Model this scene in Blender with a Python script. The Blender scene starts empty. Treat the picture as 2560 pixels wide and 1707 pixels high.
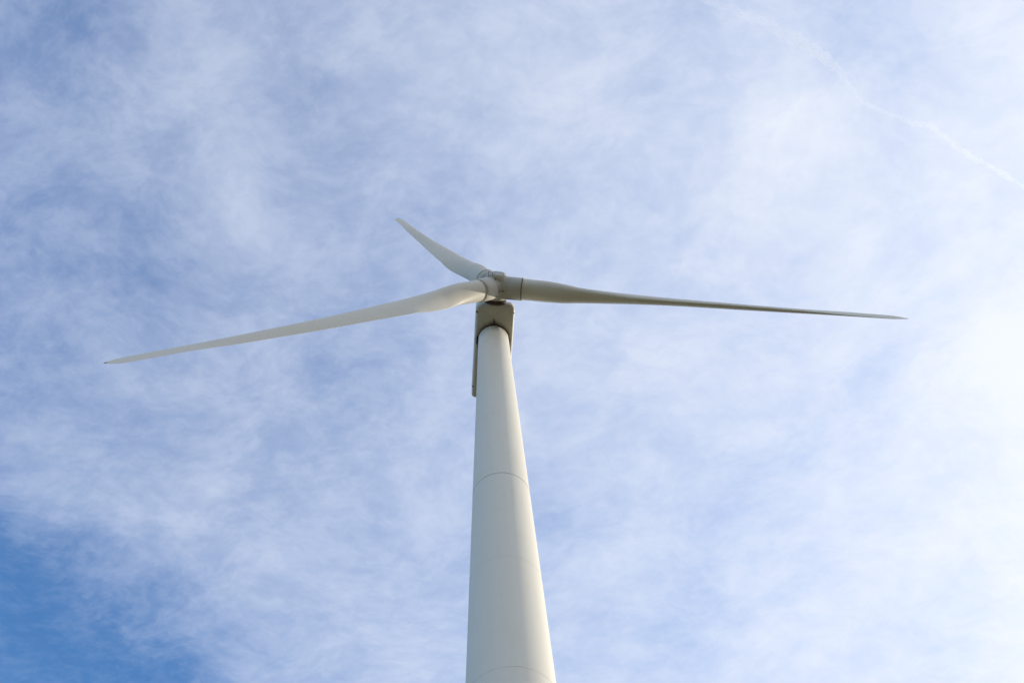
import bpy, bmesh, math, random
from mathutils import Vector, Matrix, noise

R = math.radians
scene = bpy.context.scene
COL = scene.collection

# ------------------------------------------------------------------ camera
CAM_DIST, EYE = 23.72, 1.65
right = Vector((0.998485, 0.037883, -0.039897))
up = Vector((0.050216, -0.923805, 0.379557))
fwd = Vector((0.022478, 0.380985, 0.924308))
cam_data = bpy.data.cameras.new('camera')
cam_data.sensor_width = 36.0
cam_data.lens = 2049.69 / 2560 * 36.0
cam_data.clip_start = 0.1
cam_data.clip_end = 60000
camera = bpy.data.objects.new('camera', cam_data)
camera.matrix_world = Matrix(((right.x, up.x, -fwd.x, 0), (right.y, up.y, -fwd.y, -CAM_DIST),
                              (right.z, up.z, -fwd.z, EYE), (0, 0, 0, 1)))
COL.objects.link(camera)
scene.camera = camera

# ------------------------------------------------------------------ light
SUN_AZ = R(111)        # measured from the camera side of the tower round to the right
SUN_EL = R(23)
sun_dir = Vector((math.sin(SUN_AZ) * math.cos(SUN_EL), -math.cos(SUN_AZ) * math.cos(SUN_EL), math.sin(SUN_EL)))
sun_data = bpy.data.lights.new('sun', 'SUN')
sun_data.energy = 2.28
sun_data.angle = R(0.53)
sun_data.color = (1.0, 0.915, 0.76)
sun = bpy.data.objects.new('sun', sun_data)
sun.rotation_euler = (-sun_dir).to_track_quat('-Z', 'Y').to_euler()
sun.location = (60, 40, 90)
COL.objects.link(sun)

scene.view_settings.view_transform = 'Standard'
scene.view_settings.look = 'None'
scene.view_settings.exposure = 0.40
scene.view_settings.gamma = 1.0

# ------------------------------------------------------------------ sky: blue air under a broken veil of high cloud
world = bpy.data.worlds.new('World')
scene.world = world
world.use_nodes = True
world.cycles.sampling_method = 'MANUAL'
world.cycles.sample_map_resolution = 1024
scene.cycles.use_denoising = True
scene.cycles.denoising_prefilter = 'ACCURATE'
scene.cycles.denoising_input_passes = 'RGB_ALBEDO'
wt = world.node_tree
wt.nodes.clear()


class Nodes:
    """Small helper for wiring node trees."""
    def __init__(self, tree):
        self.t = tree

    def new(self, kind, **kw):
        n = self.t.nodes.new(kind)
        for k, v in kw.items():
            setattr(n, k, v)
        return n

    def put(self, sock, v):
        if v is None:
            return
        if isinstance(v, bpy.types.NodeSocket):
            self.t.links.new(v, sock)
        else:
            sock.default_value = v

    def math(self, op, a, b=None, c=None, clamp=False):
        n = self.new('ShaderNodeMath', operation=op, use_clamp=clamp)
        for i, v in enumerate((a, b, c)):
            self.put(n.inputs[i], v)
        return n.outputs[0]

    def vec(self, op, a, b=None, s=None):
        n = self.new('ShaderNodeVectorMath', operation=op)
        self.put(n.inputs[0], a)
        self.put(n.inputs[1], b)
        if s is not None:
            self.put(n.inputs['Scale'], s)
        return n.outputs['Value'] if op in ('DOT_PRODUCT', 'DISTANCE', 'LENGTH') else n.outputs[0]

    def noise(self, v, scale, detail, rough, lac=2.0, dist=0.0, out='Fac'):
        n = self.new('ShaderNodeTexNoise')
        self.put(n.inputs['Vector'], v)
        n.inputs['Scale'].default_value = scale
        n.inputs['Detail'].default_value = detail
        n.inputs['Roughness'].default_value = rough
        n.inputs['Lacunarity'].default_value = lac
        n.inputs['Distortion'].default_value = dist
        return n.outputs[out]

    def mapping(self, v, loc=(0, 0, 0), rot=(0, 0, 0), scale=(1, 1, 1)):
        n = self.new('ShaderNodeMapping')
        self.put(n.inputs['Vector'], v)
        n.inputs['Location'].default_value = loc
        n.inputs['Rotation'].default_value = rot
        n.inputs['Scale'].default_value = scale
        return n.outputs[0]

    def smooth(self, v, a, b, lo=0.0, hi=1.0):
        n = self.new('ShaderNodeMapRange', interpolation_type='SMOOTHSTEP')
        self.put(n.inputs['Value'], v)
        for k, x in (('From Min', a), ('From Max', b), ('To Min', lo), ('To Max', hi)):
            n.inputs[k].default_value = x
        return n.outputs[0]

    def mix(self, f, a, b):
        n = self.new('ShaderNodeMix', data_type='RGBA')
        self.put(n.inputs[0], f)
        self.put(n.inputs[6], a)
        self.put(n.inputs[7], b)
        return n.outputs[2]

    def ramp(self, v, stops):
        n = self.new('ShaderNodeValToRGB')
        self.put(n.inputs[0], v)
        e = n.color_ramp.elements
        while len(e) < len(stops):
            e.new(0.5)
        for x, (p, c) in zip(e, stops):
            x.position = p
            x.color = (*c, 1) if len(c) == 3 else c
        return n.outputs[0]


def build_sky():
    N = Nodes(wt)
    d = N.new('ShaderNodeTexCoord').outputs['Generated']
    sky = N.new('ShaderNodeTexSky', sky_type='NISHITA')
    sky.sun_disc = False
    sky.sun_elevation = SUN_EL
    sky.sun_rotation = SUN_ROT
    sky.altitude = 100
    sky.air_density = 1.7
    sky.dust_density = 0.0
    sky.ozone_density = 10.0
    sep = N.new('ShaderNodeSeparateXYZ')
    N.put(sep.inputs[0], d)
    z = N.math('MAXIMUM', sep.outputs[2], 0.12)
    # the cloud sheet lies level: where the view ray meets a plane one unit up
    cmb = N.new('ShaderNodeCombineXYZ')
    N.put(cmb.inputs[0], N.math('DIVIDE', sep.outputs[0], z))
    N.put(cmb.inputs[1], N.math('DIVIDE', sep.outputs[1], z))
    p = cmb.outputs[0]
    # wind-drawn warp
    wc = N.noise(p, 3.0, 2, 0.5, out='Color')
    warp = N.vec('SCALE', N.vec('SUBTRACT', wc, (0.5, 0.5, 0.5)), s=0.14)
    q = N.vec('ADD', p, warp)
    wc2 = N.noise(p, 11.0, 4, 0.6, out='Color')
    q2 = N.vec('ADD', q, N.vec('SCALE', N.vec('SUBTRACT', wc2, (0.5, 0.5, 0.5)), s=0.042))
    broad = N.noise(N.mapping(q, (3.1, 1.7, 0), (0, 0, R(-38)), (1.0, 1.7, 1)), 4.2, 3, 0.5)
    puffs = N.noise(N.mapping(q2, (0.4, 5.2, 0), (0, 0, R(30)), (1.0, 1.25, 1)), 12.5, 7, 0.56)
    fibres = N.noise(N.mapping(q2, (7.4, 0.2, 0), (0, 0, R(40)), (1.0, 1.5, 1)), 42.0, 6, 0.62)
    # broad cover: thin to the left, thickening toward the sun
    px = N.math('MINIMUM', N.math('MAXIMUM', N.vec('DOT_PRODUCT', p, (1.0, 0.0, 0.0)), -0.9), 0.9)
    cover = N.math('MULTIPLY_ADD', px, N.math('MULTIPLY_ADD', px, COVER_CURVE, COVER_SLOPE), COVER_BASE)
    for (x, y, rad, amp) in PATCHES:
        dist = N.vec('DISTANCE', q2, (x, y, 0.0))
        cover = N.math('ADD', cover, N.smooth(dist, 0.0, rad, amp, 0.0))
    a = N.math('MULTIPLY_ADD', N.math('SUBTRACT', broad, 0.5), 0.27, cover)
    a = N.math('MULTIPLY_ADD', N.math('SUBTRACT', puffs, 0.5), 0.35, a)
    a = N.math('MULTIPLY_ADD', N.math('SUBTRACT', fibres, 0.5), 0.15, a)
    # optical depth to opacity, with a soft toe and shoulder
    alpha = N.math('MULTIPLY_ADD', N.smooth(a, -0.25, 1.25), 1.0, 0.0)
    alpha = N.math('MULTIPLY_ADD', alpha, 0.45, N.math('MULTIPLY', N.math('MINIMUM', N.math('MAXIMUM', a, 0.0), 1.0), 0.55), clamp=True)
    # even the clear gaps carry faint wisps
    wisp = N.math('MULTIPLY', N.smooth(N.math('MULTIPLY_ADD', fibres, 0.5, N.math('MULTIPLY', puffs, 0.5)), 0.40, 0.64), 0.06)
    alpha = N.math('MULTIPLY_ADD', N.math('SUBTRACT', 1.0, alpha), wisp, alpha)
    # thin cloud scatters sunlight forward: brighter and whiter the nearer the sun
    cs = N.vec('DOT_PRODUCT', d, tuple(sun_dir))
    g = 0.6
    ph = N.math('POWER', N.math('MULTIPLY_ADD', cs, -2 * g, 1 + g * g), -1.5)
    body = N.mix(alpha, (*CLOUD_THIN, 1), (*CLOUD_THICK, 1))
    cloud = N.vec('ADD', body, N.vec('SCALE', (1.0, 0.95, 0.8), s=N.math('MULTIPLY', ph, CLOUD_FWD)))
    air = N.vec('MULTIPLY', N.vec('SCALE', sky.outputs[0], s=1.0), (1.0, 1.0, 1.0))
    cl = N.vec('SCALE', cloud, s=1.0 / SKY_STRENGTH)
    out = N.mix(alpha, air, cl)
    bg = N.new('ShaderNodeBackground')
    N.put(bg.inputs[0], out)
    bg.inputs[1].default_value = SKY_STRENGTH
    wo = N.new('ShaderNodeOutputWorld')
    wt.links.new(bg.outputs[0], wo.inputs[0])


SUN_ROT = math.atan2(sun_dir.x, sun_dir.y)
SKY_STRENGTH = 0.15
COVER_BASE, COVER_SLOPE, COVER_CURVE = 0.522, 0.48, 0.10
CLOUD_THIN, CLOUD_THICK, CLOUD_FWD = (0.640, 0.705, 0.875), (0.655, 0.690, 0.750), 0.009
PATCHES = [
    # x, y on the cloud sheet, radius, thicker (+) or thinner (-)
    (-0.81, 0.91, 0.46, -0.54), (-0.50, 0.98, 0.26, -0.07), (-0.68, 1.08, 0.40, -0.18), (-0.60, 0.86, 0.14, 0.09), (-0.50, 0.90, 0.12, 0.04),
    (-0.49, -0.01, 0.18, -0.11), (-0.42, 0.05, 0.12, -0.05),
    (-0.32, 0.11, 0.16, 0.09), (-0.27, 0.19, 0.13, 0.11), (-0.20, 0.13, 0.10, -0.10), (-0.19, 0.23, 0.10, -0.08),
    (-0.40, 0.60, 0.11, 0.12), (-0.62, 0.58, 0.16, 0.12), (-0.49, 0.65, 0.15, 0.12), (-0.33, 0.76, 0.15, 0.11), (-0.18, 0.92, 0.17, 0.10),
    (-0.39, 0.26, 0.13, -0.10), (-0.49, 0.31, 0.14, -0.09), (-0.18, 0.44, 0.14, -0.10), (0.05, 0.68, 0.13, -0.10),
    (0.06, 0.75, 0.10, -0.06), (-0.07, 0.29, 0.13, -0.08),
    (0.39, 0.12, 0.14, 0.08), (0.37, 0.20, 0.16, 0.10), (0.20, 0.43, 0.14, 0.10), (0.54, 0.49, 0.12, -0.11),
    (0.43, 0.58, 0.12, -0.11), (0.34, 0.69, 0.14, -0.11), (0.26, 0.90, 0.18, -0.14), (0.69, 0.98, 0.2, -0.12),
    (0.69, 0.45, 0.20, 0.10), (0.46, 0.03, 0.15, -0.16), (0.19, 0.06, 0.13, -0.06), (0.08, 0.08, 0.14, 0.06), (0.16, 0.78, 0.16, 0.06),
]
build_sky()

# ------------------------------------------------------------------ helpers
def link(o):
    COL.objects.link(o)
    return o


def tag(o, label=None, cat=None, kind=None, group=None):
    for k, v in (('label', label), ('category', cat), ('kind', kind), ('group', group)):
        if v:
            o[k] = v
    return o


def obj(name, bm, mat, parent=None, smooth=True):
    me = bpy.data.meshes.new(name)
    bmesh.ops.recalc_face_normals(bm, faces=bm.faces)
    bm.to_mesh(me)
    bm.free()
    for pl in me.polygons:
        pl.use_smooth = smooth
    me.materials.append(mat)
    o = link(bpy.data.objects.new(name, me))
    if parent:
        o.parent = parent
    return o


def frame(axis):
    axis = axis.normalized()
    s = axis.cross(Vector((0, 0, 1)))
    if s.length < 1e-3:
        s = Vector((1, 0, 0))
    s.normalize()
    return s, axis.cross(s).normalized()


def lathe(bm, origin, axis, profile, seg=96, caps=True):
    """profile: (distance along axis, radius) pairs."""
    s, t = frame(axis)
    axis = axis.normalized()
    rings = []
    for (h, r) in profile:
        rings.append([bm.verts.new(origin + axis * h + (s * math.cos(2 * math.pi * k / seg) + t * math.sin(2 * math.pi * k / seg)) * r)
                      for k in range(seg)])
    for A, B in zip(rings, rings[1:]):
        for k in range(seg):
            bm.faces.new((A[k], A[(k + 1) % seg], B[(k + 1) % seg], B[k]))
    if caps:
        bm.faces.new(rings[0][::-1])
        bm.faces.new(rings[-1])


def tube(bm, pts, r, seg=10):
    pts = [Vector(p) for p in pts]
    for a, b in zip(pts, pts[1:]):
        d = (b - a).normalized()
        lathe(bm, a - d * r * 0.6, d, [(0, r), ((b - a).length + r * 1.2, r)], seg)


# ------------------------------------------------------------------ materials
def painted(name, base, rough=0.42, dirt=0.12, streak_axis='Z', scale=1.0, stains=None):
    m = bpy.data.materials.new(name)
    m.use_nodes = True
    nt = m.node_tree
    N = Nodes(nt)
    b = nt.nodes['Principled BSDF']
    co = N.new('ShaderNodeTexCoord').outputs['Object']
    sc = (3.0 * scale, 3.0 * scale, 0.25 * scale) if streak_axis == 'Z' else (1.2 * scale,) * 3
    streak = N.noise(N.mapping(co, scale=sc), 1.0, 6, 0.62)
    blotch = N.noise(co, 0.7 * scale, 5, 0.6)
    grime = N.math('MULTIPLY', N.smooth(streak, 0.42, 0.78), N.smooth(blotch, 0.35, 0.75))
    col = N.mix(N.math('MULTIPLY', grime, dirt), (*base, 1), (base[0] * 0.62, base[1] * 0.6, base[2] * 0.55, 1))
    if stains:
        col = stains(N, co, col)
    N.put(b.inputs['Base Color'], col)
    N.put(b.inputs['Roughness'], N.smooth(blotch, 0.2, 0.8, rough - 0.06, rough + 0.08))
    bump = N.new('ShaderNodeBump')
    bump.inputs['Strength'].default_value = 0.04
    bump.inputs['Distance'].default_value = 0.05
    N.put(bump.inputs['Height'], N.noise(co, 0.9 * scale, 1, 0.5))
    if streak_axis == 'Z':
        N.put(b.inputs['Normal'], bump.outputs[0])
    return m


def plain(name, base, rough=0.6, metal=0.0, var=0.3, scale=6.0):
    m = bpy.data.materials.new(name)
    m.use_nodes = True
    nt = m.node_tree
    N = Nodes(nt)
    b = nt.nodes['Principled BSDF']
    co = N.new('ShaderNodeTexCoord').outputs['Object']
    n = N.noise(co, scale, 5, 0.6)
    N.put(b.inputs['Base Color'], N.mix(N.smooth(n, 0.35, 0.7), (*base, 1), tuple(c * (1 - var) for c in base) + (1,)))
    b.inputs['Roughness'].default_value = rough
    b.inputs['Metallic'].default_value = metal
    return m


# ------------------------------------------------------------------ ground (below the frame, it lights everything from beneath)
def ground():
    m = bpy.data.materials.new('dry_grass_field')
    m.use_nodes = True
    nt = m.node_tree
    N = Nodes(nt)
    b = nt.nodes['Principled BSDF']
    co = N.new('ShaderNodeTexCoord').outputs['Object']
    n1 = N.noise(co, 0.02, 6, 0.6)
    n2 = N.noise(co, 3.0, 8, 0.7)
    n3 = N.noise(N.mapping(co, scale=(1, 0.15, 1)), 30.0, 4, 0.7)
    c = N.mix(N.smooth(n1, 0.35, 0.65), (0.084, 0.074, 0.034, 1), (0.064, 0.064, 0.028, 1))
    c = N.mix(N.math('MULTIPLY', N.smooth(n2, 0.4, 0.7), 0.55), c, (0.12, 0.10, 0.05, 1))
    c = N.mix(N.math('MULTIPLY', N.smooth(n3, 0.5, 0.75), 0.4), c, (0.07, 0.065, 0.035, 1))
    N.put(b.inputs['Base Color'], c)
    b.inputs['Roughness'].default_value = 0.95
    bump = N.new('ShaderNodeBump')
    bump.inputs['Strength'].default_value = 0.6
    bump.inputs['Distance'].default_value = 0.08
    N.put(bump.inputs['Height'], n2)
    N.put(b.inputs['Normal'], bump.outputs[0])
    bm = bmesh.new()
    radii = [0, 6, 15, 30, 60, 120, 300, 900, 3000, 9000, 25000]
    seg = 72
    centre = bm.verts.new((0, 0, 0))
    prev = None
    for r in radii[1:]:
        ring = []
        for k in range(seg):
            a = 2 * math.pi * k / seg
            x, y = r * math.cos(a), r * math.sin(a)
            h = noise.noise(Vector((x * 0.01, y * 0.01, 0.3))) * 0.6 * min(1, max(0, (r - 30) / 100))
            ring.append(bm.verts.new((x, y, h)))
        for k in range(seg):
            j = (k + 1) % seg
            if prev is None:
                bm.faces.new((centre, ring[k], ring[j]))
            else:
                bm.faces.new((prev[k], ring[k], ring[j], prev[j]))
        prev = ring
    tag(obj('ground', bm, m), kind='structure')


ground()

# ------------------------------------------------------------------ the wind turbine
H_TOP, R_TOP, R_BASE = 59.73, 1.15, 2.114
YAW, TILT, OVER, HUBZ = 0.1054, R(5.41), 3.7982, 1.30
ax = Vector((math.sin(YAW) * math.cos(TILT), -math.cos(YAW) * math.cos(TILT), math.sin(TILT)))   # rotor axis, upwind
lat = Vector((math.cos(YAW), math.sin(YAW), 0))
ver = lat.cross(ax)
if ver.z < 0:
    ver = -ver
ah = Vector((ax.x, ax.y, 0)).normalized()
HUB = Vector((0, 0, H_TOP + HUBZ)) + ah * OVER
TOP = Vector((0, 0, H_TOP))


def head(l, f, v):
    """A point of the machine head: across, toward the rotor, up; from the tower top."""
    return TOP + lat * l + ax * f + ver * v


def rot(l, f, v):
    return HUB + lat * l + ax * f + ver * v


def tower_stains(N, co, col):
    sep = N.new('ShaderNodeSeparateXYZ')
    N.put(sep.inputs[0], co)
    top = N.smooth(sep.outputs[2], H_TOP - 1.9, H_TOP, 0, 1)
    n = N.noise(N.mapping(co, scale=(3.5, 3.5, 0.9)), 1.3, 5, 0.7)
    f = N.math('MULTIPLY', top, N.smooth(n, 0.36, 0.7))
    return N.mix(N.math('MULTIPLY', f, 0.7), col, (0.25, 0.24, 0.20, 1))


def belly_stains(N, co, col):
    rel = N.vec('SUBTRACT', co, tuple(TOP))
    L = N.vec('DOT_PRODUCT', rel, tuple(lat))
    F = N.vec('DOT_PRODUCT', rel, tuple(ax))
    V = N.vec('DOT_PRODUCT', rel, tuple(ver))
    n = N.noise(co, 4.0, 6, 0.7)
    n2 = N.noise(co, 1.1, 5, 0.6)
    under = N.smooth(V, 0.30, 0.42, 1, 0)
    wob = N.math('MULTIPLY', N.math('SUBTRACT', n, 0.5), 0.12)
    al = N.math('ABSOLUTE', N.math('ADD', N.math('ADD', L, 0.04), wob))
    streak = N.math('MULTIPLY', N.smooth(al, 0.02, 0.085, 1, 0), N.math('MULTIPLY', N.smooth(F, 1.1, 1.3, 0.75, 1), N.smooth(F, 1.42, 1.85, 1, 0)))
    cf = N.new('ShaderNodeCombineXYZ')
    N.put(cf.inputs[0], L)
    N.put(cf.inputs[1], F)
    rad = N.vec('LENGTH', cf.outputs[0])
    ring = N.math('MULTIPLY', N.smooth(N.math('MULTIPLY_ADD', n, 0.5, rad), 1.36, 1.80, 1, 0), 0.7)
    rust = N.math('MULTIPLY', N.smooth(N.vec('DISTANCE', cf.outputs[0], (-0.04, 1.18, 0)), 0.05, 0.45, 1.0, 0), N.smooth(n, 0.3, 0.6))
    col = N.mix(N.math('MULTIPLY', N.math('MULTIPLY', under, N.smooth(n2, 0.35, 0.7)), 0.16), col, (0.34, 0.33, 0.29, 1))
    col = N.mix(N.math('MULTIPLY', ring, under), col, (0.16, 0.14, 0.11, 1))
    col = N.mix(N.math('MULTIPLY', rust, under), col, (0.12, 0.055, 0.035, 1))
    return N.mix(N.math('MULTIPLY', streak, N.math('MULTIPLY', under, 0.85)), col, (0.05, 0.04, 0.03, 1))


M_TOWER = painted('tower_paint', (0.835, 0.79, 0.69), 0.5, 0.22, stains=tower_stains)
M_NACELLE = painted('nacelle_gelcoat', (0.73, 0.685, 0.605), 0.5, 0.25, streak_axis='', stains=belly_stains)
M_BLADE = painted('blade_gelcoat', (0.80, 0.75, 0.655), 0.52, 0.16, streak_axis='', scale=0.6)
M_HUB = painted('hub_paint', (0.63, 0.595, 0.535), 0.55, 0.3, streak_axis='')
M_SEAM = plain('joint_sealant', (0.55, 0.525, 0.465), 0.6, var=0.2)
M_FAINT = plain('weld_line', (0.80, 0.745, 0.65), 0.5, var=0.1)
M_DARK = plain('dark_rubber', (0.055, 0.053, 0.045), 0.7)
M_RUST = plain('oily_rusted_steel', (0.085, 0.045, 0.030), 0.55, var=0.6, scale=3.0)
M_TIP = plain('weathered_tip_metal', (0.36, 0.32, 0.27), 0.5, metal=0.2)
M_STEEL = plain('grey_galvanised_steel', (0.16, 0.18, 0.18), 0.5, metal=0.3)

turbine = link(bpy.data.objects.new('wind_turbine', None))
turbine.empty_display_size = 2
tag(turbine, 'tall white three-bladed wind turbine on a tapering steel tower', 'wind turbine')


def tower_r(z):
    return R_BASE + (R_TOP - R_BASE) * z / H_TOP


# tower
bm = bmesh.new()
zs = [-0.3] + [H_TOP * k / 48 for k in range(1, 48)] + [H_TOP - 0.03, H_TOP]
lathe(bm, Vector((0, 0, 0)), Vector((0, 0, 1)), [(z, tower_r(z) - (0.02 if z == H_TOP else 0)) for z in zs], 160)
tower = obj('tower', bm, M_TOWER, turbine)


def band(name, z, h, proud, mat, parent):
    bm = bmesh.new()
    r0, r1 = tower_r(z), tower_r(z + h)
    lathe(bm, Vector((0, 0, z)), Vector((0, 0, 1)),
          [(0, r0 - 0.05), (0, r0 + proud), (h, r1 + proud), (h, r1 - 0.05)], 160, caps=False)
    return obj(name, bm, mat, parent)


band('flange_joint', 38.0, 0.055, 0.004, M_SEAM, tower)
band('flange_joint', 24.46, 0.026, 0.003, M_FAINT, tower)
for z in (31.0,):
    band('weld_seam', z, 0.016, 0.003, M_FAINT, tower)

# yaw bearing between tower and nacelle
bm = bmesh.new()
lathe(bm, TOP, ver, [(-0.02, R_TOP - 0.02), (-0.02, R_TOP + 0.025), (0.08, R_TOP + 0.04), (0.16, R_TOP + 0.04), (0.2, R_TOP - 0.1)], 128)
obj('yaw_bearing', bm, M_RUST, turbine)

# nacelle
def nacelle():
    """A moulded housing: rounded-rectangle sections lofted from the blunt tail to the raked nose."""
    hw, cx, f0, f1, v0, v1 = 1.475, 0.03, -4.90, 2.74, 0.13, 2.75
    lip, plan, rc = 0.42, 0.42, 0.25
    fs = []
    for k in range(13):
        fs.append(f0 + 0.30 * (1 - math.cos(math.pi / 2 * k / 12)))
    fs += [f0 + 0.8, -3.0, -2.0, -1.0, 0.0, 0.7, 1.2, 1.7, 2.0, f1 - lip]
    fs += [f1 - lip + lip * math.sin(math.pi / 2 * k / 12) for k in range(1, 13)]

    def arc(d, r):                      # how far a rounded edge of radius r has drawn in, d from the end
        return r - math.sqrt(max(0, r * r - (r - d) ** 2)) if d < r else 0.0
    bm = bmesh.new()
    rings = []
    for f in fs:
        inset = max(arc(f1 - f, plan), arc(f - f0, 0.30))
        low = v0 + max(arc(f1 - f, lip), arc(f - f0, 0.30))
        rake = min(1, max(0, (f1 - f) / 1.7))
        high = 1.35 + (v1 - 1.35) * math.sin(rake * math.pi / 2) - arc(f - f0, 0.30) - 0.3 * arc(f1 - f, lip)
        w = hw - inset
        r = min(rc, w * 0.9, (high - low) * 0.45)
        ring = []
        for (sx, sv, a0) in ((1, -1, -90), (1, 1, 0), (-1, 1, 90), (-1, -1, 180)):
            c_l, c_v = sx * (w - r), (low + r if sv < 0 else high - r)
            for k in range(9):
                a = R(a0 + 90 * k / 8)
                ring.append(bm.verts.new(head(cx + c_l + r * math.cos(a), f, c_v + r * math.sin(a))))
        rings.append(ring)
    n = len(rings[0])
    for A, B in zip(rings, rings[1:]):
        for k in range(n):
            bm.faces.new((A[k], A[(k + 1) % n], B[(k + 1) % n], B[k]))
    bm.faces.new(rings[0])
    bm.faces.new(rings[-1])
    return obj('nacelle', bm, M_NACELLE, turbine)


nac = nacelle()


def disc(name, centre, axis, r, h, mat, parent, seg=20):
    bm = bmesh.new()
    lathe(bm, centre - axis * 0.02, axis, [(0, r), (0.02 + h, r), (0.02 + h + r * 0.25, r * 0.7)], seg)
    return obj(name, bm, mat, parent)


edge_l = (-lat * 0.7 - ver * 0.7).normalized()
edge_r = (lat * 0.7 - ver * 0.7).normalized()
disc('drain_plug', head(-1.475 + 0.03 + 0.07, 2.09, 0.13 + 0.06), edge_l, 0.075, 0.03, M_DARK, nac)
disc('drain_plug', head(1.475 + 0.03 - 0.07, 2.13, 0.13 + 0.06), edge_r, 0.05, 0.015, M_DARK, nac)
disc('drain_plug', head(-1.475 + 0.03 + 0.07, -3.91, 0.13 + 0.06), edge_l, 0.06, 0.02, M_DARK, nac)
disc('drain_nipple', head(-0.03, 1.45, 0.13), -ver, 0.045, 0.06, M_DARK, nac)
# dark yaw-motor recess showing at the left of the tower top
bm = bmesh.new()
m4 = Matrix(((lat.x, ax.x, ver.x, 0), (lat.y, ax.y, ver.y, 0), (lat.z, ax.z, ver.z, 0), (0, 0, 0, 1)))
ret = bmesh.ops.create_cube(bm, size=1.0, matrix=Matrix.Translation(head(-1.245, -0.10, 0.10)) @ m4 @ Matrix.Diagonal((0.11, 0.62, 0.12, 1)))
bmesh.ops.bevel(bm, geom=list(bm.edges), offset=0.02, segments=2, affect='EDGES')
obj('hatch_cover', bm, M_DARK, nac)

# main shaft collar
bm = bmesh.new()
lathe(bm, HUB, -ax, [(0.80, 0.70), (1.00, 0.82), (1.02, 0.84), (1.10, 0.86), (1.16, 0.82), (1.18, 0.55), (1.9, 0.50)], 96)
obj('shaft_collar', bm, M_RUST, turbine)

# blade azimuths, as seen from the rotor side
PHI0, CONE, R_TIP, BEND = -0.1865, R(0.65), 29.97, 0.188


def blade_axes(k):
    phi = PHI0 + k * 2 * math.pi / 3
    d = lat * math.cos(phi) + ver * math.sin(phi)
    e = lat * math.sin(phi) - ver * math.cos(phi)      # the way the rotor turns
    return (d * math.cos(CONE) + ax * math.sin(CONE)).normalized(), e


# hub: one casting with three sockets
SOCKET, SEAL = 0.84, 2.01


def hub():
    bm = bmesh.new()
    bmesh.ops.create_uvsphere(bm, u_segments=48, v_segments=24, radius=1.03, matrix=Matrix.Translation(HUB))
    lathe(bm, HUB, ax, [(-1.0, 0.74), (-0.7, 0.82), (0.0, 0.85), (0.70, 0.83), (0.92, 0.78), (1.05, 0.71), (1.13, 0.58), (1.16, 0.40)], 64)
    for k in range(3):
        d, e = blade_axes(k)
        lathe(bm, HUB, d, [(0, 0.86), (0.9, 0.868), (SEAL - 0.06, SOCKET)], 64)
    me = bpy.data.meshes.new('hub')
    bm.to_mesh(me)
    bm.free()
    o = link(bpy.data.objects.new('hub', me))
    o.modifiers.new('r', 'REMESH').mode = 'VOXEL'
    o.modifiers['r'].voxel_size = 0.035
    o.modifiers['r'].use_smooth_shade = True
    s = o.modifiers.new('s', 'SMOOTH')
    s.factor = 0.5
    s.iterations = 16
    dg = bpy.context.evaluated_depsgraph_get()
    new = bpy.data.meshes.new_from_object(o.evaluated_get(dg))
    o.modifiers.clear()
    o.data = new
    new.name = 'hub'
    new.materials.clear()
    new.materials.append(M_HUB)
    for pl in new.polygons:
        pl.use_smooth = True
    o.parent = turbine
    return o


hub_o = hub()
for k in range(3):
    d, e = blade_axes(k)
    # machined sleeve over the outer half of each socket
    bm = bmesh.new()
    lathe(bm, HUB, d, [(0.30, 0.78), (0.31, 0.815), (0.33, 0.84), (0.37, 0.856), (0.46, 0.868), (0.58, 0.876), (0.585, 0.848), (0.635, 0.848), (0.64, 0.878), (0.78, 0.878), (0.785, 0.846), (0.84, 0.846), (0.845, 0.876), (SEAL - 0.03, 0.870), (SEAL - 0.015, 0.865), (SEAL - 0.015, 0.80)], 96, caps=False)
    obj('blade_socket', bm, M_HUB, hub_o)

# small fittings on the hub nose
def rail(name, pts, r, mat=None):
    bm = bmesh.new()
    tube(bm, pts, r)
    return obj(name, bm, mat or M_STEEL, hub_o)


rail('grab_rail', [rot(-0.64, 0.80, -0.50), rot(-0.66, 1.28, -0.55), rot(-0.36, 1.22, -0.58), rot(-0.34, 0.80, -0.60)], 0.020)
rail('grab_rail', [rot(-0.22, 1.05, -0.58), rot(-0.22, 1.29, -0.58), rot(0.48, 1.21, -0.54), rot(0.48, 1.0, -0.50)], 0.015)
from mathutils.bvhtree import BVHTree
hub_tree = BVHTree.FromPolygons([v.co[:] for v in hub_o.data.vertices], [p_.vertices[:] for p_ in hub_o.data.polygons])


def on_hub(name, l, f, r, h, mat):
    """A small round fitting on the underside of the hub casting."""
    p0, n0, _, _ = hub_tree.ray_cast(rot(l, f, -4), ver)
    disc(name, p0, n0, r, h, mat, hub_o)


on_hub('lifting_eye', -0.12, 0.80, 0.06, 0.05, M_STEEL)
on_hub('access_plug', 0.22, -0.05, 0.045, 0.05, M_DARK)
on_hub('access_plug', 0.50, -0.06, 0.055, 0.07, M_DARK)

# ------------------------------------------------------------------ blades
RK = [.06, .09, .12, .15, .18, .21, .24, .28, .34, .45, .6, .75, .88, .96, .985, 1.0]
CK = [1.63, 1.64, 1.69, 1.735, 1.80, 1.895, 1.985, 2.05, 2.06, 1.795, 1.338, 1.127, 1.025, .953, .658, .10]
TK = [29, 29, 28.5, 27, 24, 21, 18, 13.5, 6.5, 6.6, 7.8, 4.3, -1.5, -1.6, 0, 0]
HK = [1.63, 1.63, 1.655, 1.58, 1.42, 1.18, 1.05, .923, .741, .539, .431, .307, .129, .058, .03, .008]
XK = [.50, .50, .505, .493, .447, .395, .354, .325, .324, .297, .232, .228, .35, .38, .345, .46]


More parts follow.
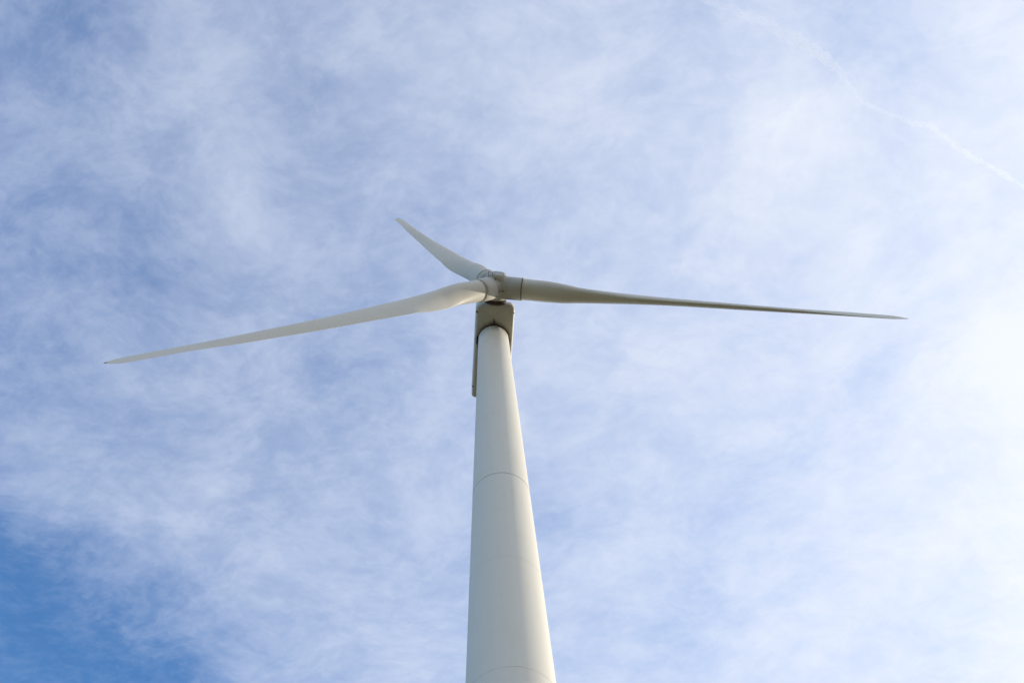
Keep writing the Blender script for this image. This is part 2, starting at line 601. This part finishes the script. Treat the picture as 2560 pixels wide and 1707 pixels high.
def pchip(xs, ys):
    n = len(xs)
    h = [xs[i + 1] - xs[i] for i in range(n - 1)]
    dl = [(ys[i + 1] - ys[i]) / h[i] for i in range(n - 1)]
    m = [dl[0]] + [0.0] * (n - 2) + [dl[-1]]
    for i in range(1, n - 1):
        if dl[i - 1] * dl[i] > 0:
            w1, w2 = 2 * h[i] + h[i - 1], h[i] + 2 * h[i - 1]
            m[i] = (w1 + w2) / (w1 / dl[i - 1] + w2 / dl[i])

    def f(x):
        i = 0
        while i < n - 2 and x > xs[i + 1]:
            i += 1
        t = (x - xs[i]) / h[i]
        return ((1 + 2 * t) * (1 - t) ** 2 * ys[i] + t * (1 - t) ** 2 * h[i] * m[i]
                + t * t * (3 - 2 * t) * ys[i + 1] + t * t * (t - 1) * h[i] * m[i + 1])
    return f


fC, fT, fH, fX = (pchip(RK, y) for y in (CK, TK, HK, XK))


def blade(k):
    d, e = blade_axes(k)
    bm = bmesh.new()
    seg, st = 72, 150
    rings = []
    for i in range(st):
        u = i / (st - 1)
        r = 0.0590 + (1 - 0.0590) * (1 - (1 - u) ** 1.0)
        if u > 0.97:
            r = 0.0590 + (1 - 0.0590) * u
        c, b, hh, x0 = fC(r), R(fT(r)), fH(r), fX(r)
        w = min(1, max(0, 1 - (r - .08) / .14)) ** 1.2
        ce = e * math.cos(b) + ax * math.sin(b)
        nn = ax * math.cos(b) - e * math.sin(b)
        o = HUB + d * (r * R_TIP) + ax * (BEND * r * r)
        ring = []
        for j in range(seg):
            a = 2 * math.pi * j / seg
            x = .5 - .5 * math.cos(a)
            yt = (0.2969 * math.sqrt(max(x, 0)) - .126 * x - .3516 * x * x + .2843 * x ** 3 - .1015 * x ** 4) * 5
            ya = .75 * yt if math.sin(a) >= 0 else -1.25 * yt
            y = w * .5 * math.sin(a) + (1 - w) * ya
            ring.append(bm.verts.new(o + ce * ((x0 - x) * c) + nn * (y * hh)))
        rings.append(ring)
    for A, B in zip(rings, rings[1:]):
        for j in range(seg):
            bm.faces.new((A[j], A[(j + 1) % seg], B[(j + 1) % seg], B[j]))
    bm.faces.new(rings[0])
    bm.faces.new(rings[-1])
    bl = obj('blade', bm, M_BLADE, turbine)
    # dark weather seal where the blade meets the hub
    bm = bmesh.new()
    lathe(bm, HUB, d, [(SEAL - 0.012, 0.862), (SEAL - 0.010, 0.826), (SEAL + 0.060, 0.830)], 96, caps=False)
    obj('root_seal', bm, M_DARK, bl)
    bm = bmesh.new()
    lathe(bm, HUB, d, [(SEAL + 0.058, 0.80), (SEAL + 0.058, 0.89), (SEAL + 0.098, 0.89), (SEAL + 0.11, 0.80)], 96, caps=False)
    obj('root_flange', bm, M_BLADE, bl)
    tip = HUB + d * (0.9985 * R_TIP) + ax * BEND
    bm = bmesh.new()
    lathe(bm, tip - d * 0.10, d, [(0, 0.028), (0.10, 0.026), (0.16, 0.008)], 12)
    obj('lightning_receptor', bm, M_TIP, bl)
    return bl


for k in range(3):
    blade(k)


# ------------------------------------------------------------------ contrail: an old vapour trail about nine kilometres up
def contrail():
    alt = 9000.0
    base = Vector((0, -CAM_DIST, 0))
    path = [(0.244, -0.004), (0.266, 0.009), (0.291, 0.016), (0.316, 0.027), (0.337, 0.036), (0.355, 0.045), (0.378, 0.058),
            (0.393, 0.066), (0.406, 0.074), (0.424, 0.089), (0.438, 0.106), (0.452, 0.123), (0.475, 0.135), (0.494, 0.142),
            (0.513, 0.149), (0.533, 0.155), (0.551, 0.162), (0.582, 0.185), (0.602, 0.197), (0.623, 0.208), (0.646, 0.221),
            (0.674, 0.236), (0.72, 0.256), (0.80, 0.285)]
    width = [30, 42, 52, 56, 60, 68, 78, 86, 80, 64, 42, 26, 28, 36, 40, 42, 44, 46, 42, 38, 38, 38, 38, 36]
    pts, rad = [], []
    for i in range(len(path) - 1):
        for k in range(18):
            t = k / 18
            x = path[i][0] * (1 - t) + path[i + 1][0] * t
            y = path[i][1] * (1 - t) + path[i + 1][1] * t
            pts.append(base + Vector((x * alt, y * alt, alt)))
            rad.append(width[i] * (1 - t) + width[i + 1] * t)
    bm = bmesh.new()
    seg, rings = 20, []
    n = len(pts)
    for i, (pnt, r) in enumerate(zip(pts, rad)):
        tan = (pts[min(n - 1, i + 6)] - pts[max(0, i - 6)]).normalized()
        s, t = frame(tan)
        fade = min(1, i / 8, (n - 1 - i) / 8) + 0.02
        wob = Vector((noise.noise(pnt * 0.011), noise.noise(pnt * 0.011 + Vector((40, 0, 0))), 0)) * 10
        ring = []
        for k in range(seg):
            a = 2 * math.pi * k / seg
            dv = s * math.cos(a) + t * math.sin(a)
            q = pnt + dv * r
            rr = r * fade * (0.70 + 0.65 * noise.noise(q * 0.009) + 0.40 * noise.noise(q * 0.025))
            ring.append(bm.verts.new(pnt + wob + dv * max(1.0, rr)))
        rings.append(ring)
    for A, B in zip(rings, rings[1:]):
        for k in range(seg):
            bm.faces.new((A[k], A[(k + 1) % seg], B[(k + 1) % seg], B[k]))
    bm.faces.new(rings[0])
    bm.faces.new(rings[-1])
    m = bpy.data.materials.new('ice_crystal_vapour')
    m.use_nodes = True
    nt = m.node_tree
    nt.nodes.clear()
    v = nt.nodes.new('ShaderNodeVolumePrincipled')
    v.inputs['Color'].default_value = (1, 1, 1, 1)
    v.inputs['Density'].default_value = CONTRAIL_DENSITY
    v.inputs['Anisotropy'].default_value = 0.5
    nt.links.new(v.outputs[0], nt.nodes.new('ShaderNodeOutputMaterial').inputs['Volume'])
    tag(obj('contrail', bm, m), 'faint white vapour trail crossing the upper right of the sky', 'contrail')


CONTRAIL_DENSITY = 0.0024
contrail()
